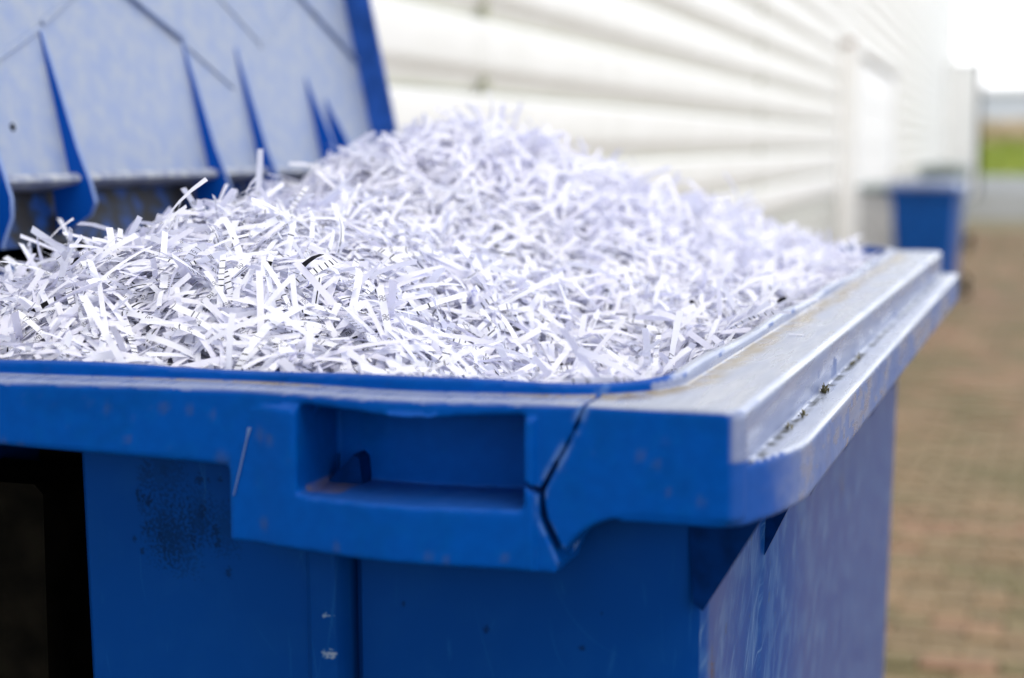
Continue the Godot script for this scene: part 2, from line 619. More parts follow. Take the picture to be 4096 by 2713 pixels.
func pavers(yard: Node3D) -> void:
	var brick := soft_box(Vector3(0.192, 0.05, 0.092), 0.006)
	var near := []
	var rest := []
	var fwd := Vector2(-sin(deg_to_rad(17.769)), -cos(deg_to_rad(17.769)))
	var side := Vector2(cos(deg_to_rad(17.769)), -sin(deg_to_rad(17.769)))
	var row := 0
	var z := 4.0
	while z > -27.0:
		var x := -2.0 + (0.1 if row % 2 else 0.0)
		while x < 3.6:
			var d := Vector2(x - EYE.x, z - EYE.z)
			var ahead := d.dot(fwd)
			var right := d.dot(side)
			var pose := Transform3D(Basis(Vector3(rng.randfn(0, 0.012), 1, rng.randfn(0, 0.012)).normalized(), rng.randfn(0, 0.012)), Vector3(x, -0.012 + rng.randfn(0, 0.0025), z))
			if ahead > 3.9 and right > ahead * 0.195 and right < ahead * 0.31 and near.size() < 300:
				near.append(pose)
			elif x > -1.1 or z < -1.6 or z > 0.3:
				rest.append(pose)
			x += 0.2
		row += 1
		z -= 0.1
	for pose in near:
		var o := put("paving_brick", brick, M.bricks[brick_tone(pose.origin, 6)], yard)
		o.transform = pose
	var share := 6
	var list := []
	for k in share:
		list.append([])
	for pose in rest:
		list[brick_tone(pose.origin, share)].append(pose)
	for k in share:
		var mm := MultiMesh.new()
		mm.transform_format = MultiMesh.TRANSFORM_3D
		mm.mesh = brick
		mm.instance_count = list[k].size()
		for i in list[k].size():
			mm.set_instance_transform(i, list[k][i])
		var mi := MultiMeshInstance3D.new()
		mi.name = "paving_bricks"
		mi.multimesh = mm
		mi.material_override = M.bricks[k]
		yard.add_child(mi, true)
		mi.set_meta("kind", "stuff")


# ---------------------------------------------------------------- the white clad building
func clad_building() -> void:
	var b := thing("clad_building", "long white building clad in horizontal boards, left of the yard", "building", Vector3(EYE.x, 0, EYE.z))
	b.rotation.y = deg_to_rad(2.245)
	var face := -1.39
	put("wall", soft_box(Vector3(5.0, 6.6, 54.0), 0.02), M.plinth, b, Vector3(face - 2.505, 3.3, -24.0))
	put("plinth", soft_box(Vector3(0.05, 0.84, 18.0), 0.008), M.plinth, b, Vector3(face + 0.02, 0.42, -6.9))
	# board: face, slanted lower edge, small top edge; the lip at the bottom carries a little algae
	var prof := PackedVector2Array([Vector2(0, 0.197), Vector2(0.034, 0.194), Vector2(0.043, 0.184), Vector2(0.045, 0.078), Vector2(0.041, 0.058), Vector2(0.008, 0.022), Vector2(0.004, 0.004), Vector2(0, 0.003)])
	var lengths := [[3.0, -4.62], [-4.626, -10.3], [-10.306, -15.35]]
	var upper := [[3.0, -4.62], [-4.626, -10.3], [-10.306, -15.35], [-15.356, -22.0], [-22.006, -29.0], [-29.006, -36.0], [-36.006, -50.8]]
	var far_ones := [[-23.3, -29.0], [-29.006, -36.0], [-36.006, -50.8]]
	var made := {}
	for k in 28:
		var y := 0.88 + 0.2 * k
		var spans := upper if y > 2.2 else lengths + far_ones
		for s in spans:
			var key := str(s)
			if not made.has(key):
				made[key] = tinted_board(prism(prof, s[0], s[1]))
			var o := put("cladding_board", made[key], M.board, b, Vector3(face + 0.001, y, 0))
			o.rotation.z = rng.randfn(0, 0.006)
	for k in 28:
		var y := 0.88 + 0.2 * k
		if y < 3.2:
			for z in [-4.623, -10.303]:
				put("joint_clip", soft_box(Vector3(0.010, 0.10, 0.05), 0.002), M.algae, b, Vector3(face + 0.030, y + 0.05, z))
	# wide sectional door and its frame
	var door := Node3D.new()
	door.name = "garage_door"
	b.add_child(door)
	for k in 5:
		put("door_panel", soft_box(Vector3(0.04, 0.424, 7.3), 0.006), M.trim, door, Vector3(face + 0.03, 0.22 + 0.43 * k, -19.3))
	put("door_frame", soft_box(Vector3(0.20, 2.16, 0.20), 0.012), M.trim, b, Vector3(face + 0.10, 1.08, -15.46))
	put("door_frame", soft_box(Vector3(0.09, 2.2, 0.26), 0.01), M.trim, b, Vector3(face + 0.045, 1.1, -23.1))
	put("rusty_bracket", soft_box(Vector3(0.10, 0.05, 0.08), 0.006), mat(Color(0.25, 0.13, 0.06), 0.8), b, Vector3(face + 0.10, 2.20, -15.44))
	put("door_frame", soft_box(Vector3(0.09, 0.07, 7.9), 0.01), M.trim, b, Vector3(face + 0.045, 2.24, -19.3))
	put("plinth", soft_box(Vector3(0.05, 0.84, 27.5), 0.008), M.plinth, b, Vector3(face + 0.02, 0.42, -37.1))
	put("corner_trim", soft_box(Vector3(0.10, 6.4, 0.14), 0.01), M.trim, b, Vector3(face + 0.05, 3.2, -50.9))
	put("eaves", soft_box(Vector3(0.5, 0.18, 54.4), 0.02), M.trim, b, Vector3(face + 0.1, 6.6, -24.0))
	# lower projecting end block with its dark pipe
	var e := thing("end_block", "lower white block projecting from the far end of the clad building", "building", Vector3(-2.62, 0, -43.9))
	put("wall", soft_box(Vector3(0.72, 3.25, 2.0), 0.02), M.trim, e, Vector3(0, 1.625, -1.0))
	put("roof", soft_box(Vector3(0.76, 0.05, 2.04), 0.01), M.trim, e, Vector3(0, 3.29, -1.0))
	var p := thing("drain_pipe", "dark drain pipe standing at the corner of the white end block", "pipe", Vector3(-2.12, 0, -43.2))
	put("pipe", tube(PackedVector3Array([Vector3(0, 0, 0), Vector3(0, 3.3, 0)]), 0.055), M.pipe, p)
	for y in [0.9, 2.2, 3.1]:
		put("bracket", soft_box(Vector3(0.15, 0.03, 0.15), 0.004), M.pipe, p, Vector3(0, y, 0))


func tinted_board(m: ArrayMesh) -> ArrayMesh:
	var a := m.surface_get_arrays(0)
	var v: PackedVector3Array = a[Mesh.ARRAY_VERTEX]
	var c := PackedColorArray()
	for p in v:
		c.append(Color(0.66, 0.68, 0.50) if p.y < 0.019 else Color(1, 1, 1))
	a[Mesh.ARRAY_COLOR] = c
	var o := ArrayMesh.new()
	o.add_surface_from_arrays(Mesh.PRIMITIVE_TRIANGLES, a)
	return o


# ---------------------------------------------------------------- wheeled bins in the distance
func wheelie(label: String, body_m: Material, lid_m: Material, at: Vector3, turn: float, h: float, w: float) -> Node3D:
	var o := thing("wheelie_bin", label, "bin", at, "wheeled bins along the building")
	o.rotation.y = turn
	var d := w * 1.12
	put("body", stack([[round_rect(w * 0.36, d * 0.36, 0.04), 0.07], [round_rect(w * 0.37, d * 0.37, 0.05), 0.10], [round_rect(w * 0.455, d * 0.46, 0.05), h - 0.08], [round_rect(w * 0.46, d * 0.465, 0.05), h - 0.075]]), body_m, o)
	put("rim", stack([[round_rect(w * 0.47, d * 0.475, 0.05), h - 0.13], [round_rect(w * 0.50, d * 0.5, 0.05), h - 0.12], [round_rect(w * 0.50, d * 0.5, 0.05), h - 0.07], [round_rect(w * 0.48, d * 0.48, 0.05), h - 0.065]]), body_m, o)
	var lid := put("lid", stack([[round_rect(w * 0.50, d * 0.515, 0.05), h - 0.062], [round_rect(w * 0.515, d * 0.525, 0.05), h - 0.05], [round_rect(w * 0.51, d * 0.52, 0.05), h - 0.03], [round_rect(w * 0.42, d * 0.44, 0.08), h], [round_rect(w * 0.25, d * 0.28, 0.08), h + 0.012]]), lid_m, o)
	put("lid_grip", soft_box(Vector3(w * 0.4, 0.02, 0.05), 0.006), lid_m, lid, Vector3(0, h - 0.04, d * 0.54))
	put("handle", tube(PackedVector3Array([Vector3(-w * 0.42, h - 0.10, -d * 0.44), Vector3(-w * 0.42, h - 0.05, -d * 0.62), Vector3(w * 0.42, h - 0.05, -d * 0.62), Vector3(w * 0.42, h - 0.10, -d * 0.44)]), 0.016), body_m, o)
	put("axle", tube(PackedVector3Array([Vector3(-w * 0.47, 0.1, -d * 0.40), Vector3(w * 0.47, 0.1, -d * 0.40)]), 0.012), M.steel, o)
	for s in [-1.0, 1.0]:
		var wheel := put("wheel", tube(PackedVector3Array([Vector3(s * (w * 0.44), 0.1, -d * 0.40), Vector3(s * (w * 0.44 + 0.05), 0.1, -d * 0.40)]), 0.1, 20), M.rubber, o)
		put("hub", tube(PackedVector3Array([Vector3(s * (w * 0.44 + 0.045), 0.1, -d * 0.40), Vector3(s * (w * 0.44 + 0.056), 0.1, -d * 0.40)]), 0.05, 14), M.steel, wheel)
	for s in [-1.0, 0.0, 1.0]:
		put("rib", soft_box(Vector3(0.025, h - 0.35, 0.012), 0.004), body_m, o, Vector3(s * w * 0.26, h * 0.5 - 0.03, d * 0.415)).rotation.x = 0.055
	return o


func far_bins() -> void:
	var blue := textured(M.mottled, Vector3.ONE * 2.0, 0.35)
	blue.albedo_color = L(0.003, 0.085, 0.37)
	blue.metallic_specular = 0.3
	var blue_lid := textured(M.mottled, Vector3.ONE * 2.0, 0.35)
	blue_lid.albedo_color = L(0.20, 0.25, 0.42)
	var grey := textured(M.mottled, Vector3.ONE * 2.0, 0.5)
	grey.albedo_color = L(0.78, 0.77, 0.73)
	var green := textured(M.mottled, Vector3.ONE * 2.0, 0.5)
	green.albedo_color = L(0.22, 0.27, 0.255)
	wheelie("closed blue wheeled bin standing farther along the yard", blue, blue_lid, Vector3(-1.05, 0, -14.6), deg_to_rad(-4), 1.02, 0.60)
	wheelie("pale grey wheeled bin with grey-green lid, beside the garage door", grey, green, Vector3(-1.53, 0, -15.55), deg_to_rad(4), 0.97, 0.48)
	wheelie("grey-green wheeled bin behind the blue one, against the building", green, green, Vector3(-1.42, 0, -21.85), deg_to_rad(-8), 1.07, 0.56)


# ---------------------------------------------------------------- the big open paper bin
# Distance to the moulded rim of the bin; x right, y above the ledge, w away from the near side.
func rim_field(x: float, y: float, w_in: float) -> float:
	var w := w_in
	if w < 0.3:
		var t := (x + 0.175) / 0.05
		var s := clampf((-x - 0.25) / 0.17, 0.0, 1.0)
		w += (0.010 * exp(-t * t) + 0.012 * s * s * (3.0 - 2.0 * s)) * clampf(1.0 - w / 0.3, 0.0, 1.0)
	# frame: outline, opening, height
	var qx := absf(x + 0.34) - 0.34 + 0.010
	var qw := absf(w - 0.65) - 0.65 + 0.010
	var outer := minf(maxf(qx, qw), 0.0) + Vector2(maxf(qx, 0.0), maxf(qw, 0.0)).length() - 0.010
	# the opening is 0.053 in at the right and left, 0.028 in at the near side, 0.05 at the far side
	qx = absf(x + 0.34) - 0.287 + 0.058
	qw = absf(w - 0.639) - 0.611 + 0.058
	var hole := minf(maxf(qx, qw), 0.0) + Vector2(maxf(qx, 0.0), maxf(qw, 0.0)).length() - 0.058
	var low := -0.056
	if x < -0.26 and w < 0.06:
		low = -0.036 - (x + 0.409) * 0.0444
	var d := rmax(outer, maxf(y, low - y), 0.0045)
	# right hand bumper, one step lower and further out
	if x > -0.09:
		var plan := rmax(maxf(x - 0.0195, maxf(0.0006 - w, w - 1.304)), (x + 0.004) * 0.938 - (w + 0.002) * 0.345, 0.014)
		plan = maxf(plan, -0.062 - x)
		d = minf(d, rmax(plan, maxf(y + 0.0265, -0.058 - y), 0.003))
	d = rmax(d, -hole, 0.002)
	# handle box under the near apron, with the curved shoulder at its right
	if w < 0.09 and y < 0.02:
		var out := 0.004 * smoothstep(-0.088, -0.102, x) * smoothstep(-0.262, -0.235, x)
		var bx := maxf(absf(x + 0.1865) - 0.0845, maxf(-0.0835 - 0.02 * (x + 0.187) - y, y + 0.008))
		var box := rmax(bx, maxf(-out - w, w - 0.046), 0.0035)
		d = minf(d, box)
		var sh := maxf(absf(x + 0.080) - 0.025, maxf(-0.086 - y, y + 0.03))
		var round_ := 0.0385 - Vector2(x + 0.055, y + 0.0945).length()
		d = minf(d, rmax(maxf(sh, round_), maxf(-w, w - 0.046), 0.003))
		# pocket
		d = minf(d, rmax(maxf(absf(x + 0.168) - 0.075, absf(y + 0.0385) - 0.034), maxf(0.015 - w, w - 0.056), 0.002))
		var dip := 0.0035 * exp(-pow((x + 0.165) / 0.04, 2.0))
		var flare := 0.006 * clampf((y + 0.030) / 0.02, 0.0, 1.0) if x > -0.15 else 0.0
		var px := maxf(-0.229 - x, x + 0.108 - flare * 0.0)
		var pocket := rmax(px, maxf(-0.0535 - 0.006 * (x + 0.165) - y, y + 0.0065 + dip), 0.004)
		pocket = maxf(pocket, w - 0.0495)
		d = rmax(d, -pocket, 0.003)
		# crack through the apron
		if x > -0.125 and x < -0.06 and w < 0.032:
			var best := 1.0
			for i in 7:
				var a: Vector2 = CRACK[i]
				var b: Vector2 = CRACK[i + 1]
				var p := Vector2(x, y)
				var h := clampf((p - a).dot(b - a) / (b - a).length_squared(), 0.0, 1.0)
				best = minf(best, p.distance_to(a.lerp(b, h)) - lerpf(CRACK_W[i], CRACK_W[i + 1], h))
			var pa := Vector2(x, y) - Vector2(-0.108, -0.040)
			var ba := Vector2(0.008, -0.006)
			var hh := clampf(pa.dot(ba) / ba.length_squared(), 0.0, 1.0)
			best = minf(best, (pa - ba * hh).length() - 0.0008 - 0.0008 * hh)
			d = maxf(d, -maxf(best, w - 0.030))
	# raised lip round the opening
	var lip := absf(hole - 0.004) - 0.0040
	if y > -0.02:
		d = minf(d, rmax(lip, maxf(y - 0.0070 - 0.0012 * sin(x * 31.0 + w * 23.0), -0.012 - y), 0.003))
	return d


const CRACK := [Vector2(-0.074, 0.012), Vector2(-0.080, -0.006), Vector2(-0.087, -0.021), Vector2(-0.096, -0.037), Vector2(-0.100, -0.045), Vector2(-0.099, -0.058), Vector2(-0.091, -0.074), Vector2(-0.087, -0.084)]
const CRACK_W := [0.0004, 0.0006, 0.0008, 0.0009, 0.0011, 0.0018, 0.0022, 0.0019]


func rmax(a: float, b: float, k: float) -> float:
	var h := maxf(k - absf(a - b), 0.0)
	return maxf(a, b) + h * h * 0.25 / k


func axis(parts: Array) -> PackedFloat32Array:
	var o := PackedFloat32Array()
	for p in parts:
		var n := int(round((p[1] - p[0]) / p[2]))
		for i in n:
			o.append(p[0] + (p[1] - p[0]) * i / n)
	o.append(parts[-1][1])
	return o


const SCUFFS := [[-0.338, -0.013, 0.0035], [-0.349, -0.011, 0.002], [-0.306, -0.012, 0.0035], [-0.292, -0.013, 0.004], [-0.279, -0.015, 0.003], [-0.275, -0.038, 0.005], [-0.251, -0.024, 0.004], [-0.245, -0.026, 0.003], [-0.327, -0.03, 0.003], [-0.389, -0.036, 0.003], [-0.399, -0.034, 0.003], [-0.408, -0.027, 0.004], [-0.288, -0.044, 0.002], [-0.05, -0.024, 0.004], [-0.042, -0.028, 0.003], [-0.036, -0.041, 0.003], [-0.02, -0.045, 0.003], [-0.155, -0.079, 0.003], [-0.146, -0.081, 0.003], [-0.25, -0.070, 0.004], [-0.205, -0.078, 0.003], [-0.117, -0.078, 0.003], [0.006, -0.040, 0.004]]


# The weathered colour of the rim's plastic at a point: chalk, dirt and painted sky sheen on ledge and bumper, blue elsewhere.
func rim_colour(p: Vector3, n: Vector3) -> Color:
	var blue := Color(0.0, 0.064, 0.33)
	var chalk_sheen := Color(0.41, 0.435, 0.49)  # dusty plastic, paled further to stand in for reflected sky
	var tan_ := Color(0.30, 0.25, 0.165)
	var w := -p.z
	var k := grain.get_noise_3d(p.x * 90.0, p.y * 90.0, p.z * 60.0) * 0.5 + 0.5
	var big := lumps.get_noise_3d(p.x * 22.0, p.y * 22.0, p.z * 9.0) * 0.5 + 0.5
	var worn_sheen := 0.022 * k * big
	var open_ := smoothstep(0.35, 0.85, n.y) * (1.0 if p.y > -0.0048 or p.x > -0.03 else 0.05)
	var flat := lerpf(0.45 + 0.16 * k, 0.76 + 0.05 * k + 0.14 * big, smoothstep(-0.13, -0.055, p.x))  # upward faces: dust with the glancing sky reflection painted in
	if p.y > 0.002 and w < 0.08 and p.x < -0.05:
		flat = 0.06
	worn_sheen = lerpf(worn_sheen, flat, open_)
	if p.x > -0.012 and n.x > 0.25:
		var side := lerpf(0.04, 0.18 + 0.18 * k + 0.26 * big, smoothstep(0.018, 0.085, w + 0.014 * (k - 0.5)))  # blue at the corner, painted sky reflection greys the flank beyond
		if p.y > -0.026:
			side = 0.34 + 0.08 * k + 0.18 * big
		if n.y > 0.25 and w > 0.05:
			side = lerpf(side, 1.1, smoothstep(0.25, 0.6, n.y))  # bright edge highlight painted into the colour
		worn_sheen = lerpf(worn_sheen, side, smoothstep(0.25, 0.6, n.x))
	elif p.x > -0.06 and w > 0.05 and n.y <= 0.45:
		worn_sheen = 0.5
	var c := blue.lerp(chalk_sheen, clampf(worn_sheen, 0.0, 1.2))
	# dirt gathered along the foot of the lip and in the bumper's groove
	if n.y > 0.7 and p.y > -0.004 and p.y < 0.003:
		var qx := absf(p.x + 0.34) - 0.287 + 0.058
		var qw := absf(w - 0.639) - 0.611 + 0.058
		var hole := minf(maxf(qx, qw), 0.0) + Vector2(maxf(qx, 0.0), maxf(qw, 0.0)).length() - 0.058
		var reach := 0.012 + 0.016 * big if p.x > -0.08 else 0.009 + 0.004 * big
		c = c.lerp(tan_, smoothstep(reach + 0.006, reach - 0.004, hole) * (0.35 + 0.65 * smoothstep(0.25, 0.6, k)))
	if n.y > 0.4 and p.x > -0.002 and p.x < 0.006 and p.y < -0.02:
		c = c.lerp(Color(0.06, 0.06, 0.045), 0.85 * smoothstep(0.30, 0.6, k))
	if p.x > -0.125 and p.x < -0.06 and n.z > 0.2:
		var near := 1.0
		for i in 7:
			var a: Vector2 = CRACK[i]
			var b: Vector2 = CRACK[i + 1]
			var h := clampf((Vector2(p.x, p.y) - a).dot(b - a) / (b - a).length_squared(), 0.0, 1.0)
			near = minf(near, Vector2(p.x, p.y).distance_to(a.lerp(b, h)))
		c = c.lerp(Color(0.10, 0.20, 0.46), 0.6 * smoothstep(0.0042, 0.0018, near) * smoothstep(0.35, 0.6, k))
	if p.y < -0.045 and p.x < -0.210 and p.x > -0.2295 and w > 0.003 and w < 0.04 and n.y > 0.3:
		c = c.lerp(Color(0.16, 0.11, 0.05), 0.8 * k)
	if n.z > 0.5:
		for s in SCUFFS:
			var t: float = Vector2((p.x - s[0]) * 1.3, p.y - s[1]).length() / s[2]
			if t < 1.3:
				c = c.lerp(Color(0.035, 0.075, 0.21), 0.45 * smoothstep(1.25, 0.4, t + 1.3 * (k - 0.5)))
		c = c.lerp(Color(0.0, 0.038, 0.17), 0.35 * smoothstep(0.58, 0.75, big) * k)
	return c


# Surface nets over a grid with uneven steps; blocks far from the surface are skipped.
func rim_mesh() -> ArrayMesh:
	var xs := axis([[-0.69, -0.61, 0.004], [-0.61, -0.44, 0.010], [-0.44, -0.112, 0.0025], [-0.112, -0.070, 0.0012], [-0.070, 0.026, 0.0025]])
	var ys := axis([[-0.094, 0.014, 0.0023]])
	var ws := axis([[-0.030, 0.070, 0.0023], [0.070, 0.13, 0.004], [0.13, 1.23, 0.009], [1.23, 1.315, 0.004]])
	var nx := xs.size()
	var ny := ys.size()
	var nw := ws.size()
	var val := PackedFloat32Array()
	val.resize(nx * ny * nw)
	val.fill(1.0)
	var active := PackedByteArray()
	active.resize(nx * ny * nw)
	var B := 4
	for bw in range(0, nw, B):
		var w1 := mini(bw + B, nw) - 1
		for by in range(0, ny, B):
			var y1 := mini(by + B, ny) - 1
			for bx in range(0, nx, B):
				var x1 := mini(bx + B, nx) - 1
				var c := Vector3(xs[bx] + xs[x1], ys[by] + ys[y1], ws[bw] + ws[w1]) * 0.5
				var nxt := Vector3(xs[mini(x1 + 1, nx - 1)], ys[mini(y1 + 1, ny - 1)], ws[mini(w1 + 1, nw - 1)])
				var reach := (nxt - c).length() * 1.15 + 0.001
				var d := rim_field(c.x, c.y, c.z)
				var near := absf(d) < reach
				for k in range(bw, w1 + 1):
					for j in range(by, y1 + 1):
						var row := (k * ny + j) * nx
						for i in range(bx, x1 + 1):
							if near:
								val[row + i] = rim_field(xs[i], ys[j], ws[k])
								active[row + i] = 1
							else:
								val[row + i] = d
	var vid := {}
	var v := PackedVector3Array()
	var sx := 1
	var sy := nx
	var sw := nx * ny
	var off := [0, sx, sy, sx + sy, sw, sw + sx, sw + sy, sw + sx + sy]
	var edges := [[0, 1], [2, 3], [4, 5], [6, 7], [0, 2], [1, 3], [4, 6], [5, 7], [0, 4], [1, 5], [2, 6], [3, 7]]
	var cells := PackedInt32Array()
	for k in nw - 1:
		for j in ny - 1:
			var row := (k * ny + j) * nx
			for i in nx - 1:
				var at := row + i
				if not active[at] and not active[at + sx + sy + sw]:
					continue
				var v0 := val[at] < 0.0
				if v0 == (val[at + sx] < 0.0) and v0 == (val[at + sy] < 0.0) and v0 == (val[at + sx + sy] < 0.0) and v0 == (val[at + sw] < 0.0) and v0 == (val[at + sw + sx] < 0.0) and v0 == (val[at + sw + sy] < 0.0) and v0 == (val[at + sw + sx + sy] < 0.0):
					continue
				var sum := Vector3.ZERO
				var count := 0
				for e in edges:
					var a: float = val[at + off[e[0]]]
					var b: float = val[at + off[e[1]]]
					if (a < 0.0) != (b < 0.0):
						var t := a / (a - b)
						var pa := Vector3(e[0] & 1, (e[0] >> 1) & 1, (e[0] >> 2) & 1)
						var pb := Vector3(e[1] & 1, (e[1] >> 1) & 1, (e[1] >> 2) & 1)
						sum += pa.lerp(pb, t)
						count += 1
				sum /= count
				vid[at] = v.size()
				cells.append(at)
				v.append(Vector3(lerpf(xs[i], xs[i + 1], sum.x), lerpf(ys[j], ys[j + 1], sum.y), -lerpf(ws[k], ws[k + 1], sum.z)))
	var idx := PackedInt32Array()
	for at in cells:
		var v0 := val[at] < 0.0
		for e in 3:
			var step: int = [sx, sy, sw][e]
			if v0 == (val[at + step] < 0.0):
				continue
			var u: int = [sy, sw, sx][e]
			var t: int = [sw, sx, sy][e]
			if not (vid.has(at - u) and vid.has(at - t) and vid.has(at - u - t)):
				continue
			var a: int = vid[at]
			var b: int = vid[at - u]
			var c: int = vid[at - u - t]
			var d: int = vid[at - t]
			if v0:
				idx.append_array([a, b, c, a, c, d])
			else:
				idx.append_array([a, c, b, a, d, c])
	var n := PackedVector3Array()
	n.resize(v.size())
	var e := 0.0012
	for i in v.size():
		var p := v[i]
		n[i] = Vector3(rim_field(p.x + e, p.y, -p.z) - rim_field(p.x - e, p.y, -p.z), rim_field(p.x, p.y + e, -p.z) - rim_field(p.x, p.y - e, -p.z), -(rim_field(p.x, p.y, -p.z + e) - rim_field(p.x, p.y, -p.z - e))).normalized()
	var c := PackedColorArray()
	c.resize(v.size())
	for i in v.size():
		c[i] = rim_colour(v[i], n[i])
	# the weathered, sheen-painted ledge and bumper shine more than the blue apron
	var dull := PackedInt32Array()
	var shiny := PackedInt32Array()
	for t in range(0, idx.size(), 3):
		var m := (v[idx[t]] + v[idx[t + 1]] + v[idx[t + 2]]) / 3.0
		if c[idx[t]].r > 0.17 and (m.x > -0.06 or n[idx[t]].y > 0.7):
			shiny.append_array([idx[t], idx[t + 1], idx[t + 2]])
		else:
			dull.append_array([idx[t], idx[t + 1], idx[t + 2]])
	var mesh := arrays(v, n, PackedVector2Array(), c, dull)
	var more := arrays(v, n, PackedVector2Array(), c, shiny)
	mesh.add_surface_from_arrays(Mesh.PRIMITIVE_TRIANGLES, more.surface_get_arrays(0))
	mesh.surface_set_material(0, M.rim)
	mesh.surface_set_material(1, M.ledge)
	return mesh


# A wall that follows an open outline (x, w) from y0 down to y1, leaning in by taper towards the bin's middle.
func body_wall(line: PackedVector2Array, y0: float, y1: float, taper: float, sheet_size := 0.55) -> ArrayMesh:
	var v := PackedVector3Array()
	var n := PackedVector3Array()
	var uv := PackedVector2Array()
	var idx := PackedInt32Array()
	var mid := Vector2(-0.34, 0.65)
	var run := 0.0
	for i in line.size() - 1:
		var a := line[i]
		var b := line[i + 1]
		var d := (b - a).normalized()
		var nn := Vector2(d.y, -d.x)
		var na := nn
		var nb := nn
		if i > 0:
			var q := (a - line[i - 1]).normalized()
			if q.dot(d) > 0.8:
				na = (nn + Vector2(q.y, -q.x)).normalized()
		if i < line.size() - 2:
			var q := (line[i + 2] - b).normalized()
			if q.dot(d) > 0.8:
				nb = (nn + Vector2(q.y, -q.x)).normalized()
		var l := a.distance_to(b)
		var s := v.size()
		for e in 2:
			var y := y0 if e == 0 else y1
			var k := 1.0 if e == 0 else 1.0 - taper
			for f in 2:
				var p := mid + ((a if f == 0 else b) - mid) * k
				var q := na if f == 0 else nb
				v.append(Vector3(p.x, y, -p.y))
				n.append(Vector3(q.x, -taper * 0.4, -q.y).normalized())
				uv.append(Vector2((run + (l if f else 0.0)) / sheet_size, (y0 - y) / sheet_size))
		run += l
		idx.append_array([s, s + 1, s + 3, s, s + 3, s + 2])
	return arrays(v, n, uv, PackedColorArray(), idx)


func arc(c: Vector2, r: float, a0: float, a1: float, steps := 8) -> PackedVector2Array:
	var o := PackedVector2Array()
	for i in steps + 1:
		var t := deg_to_rad(lerpf(a0, a1, float(i) / steps))
		o.append(c + Vector2(cos(t), sin(t)) * r)
	return o


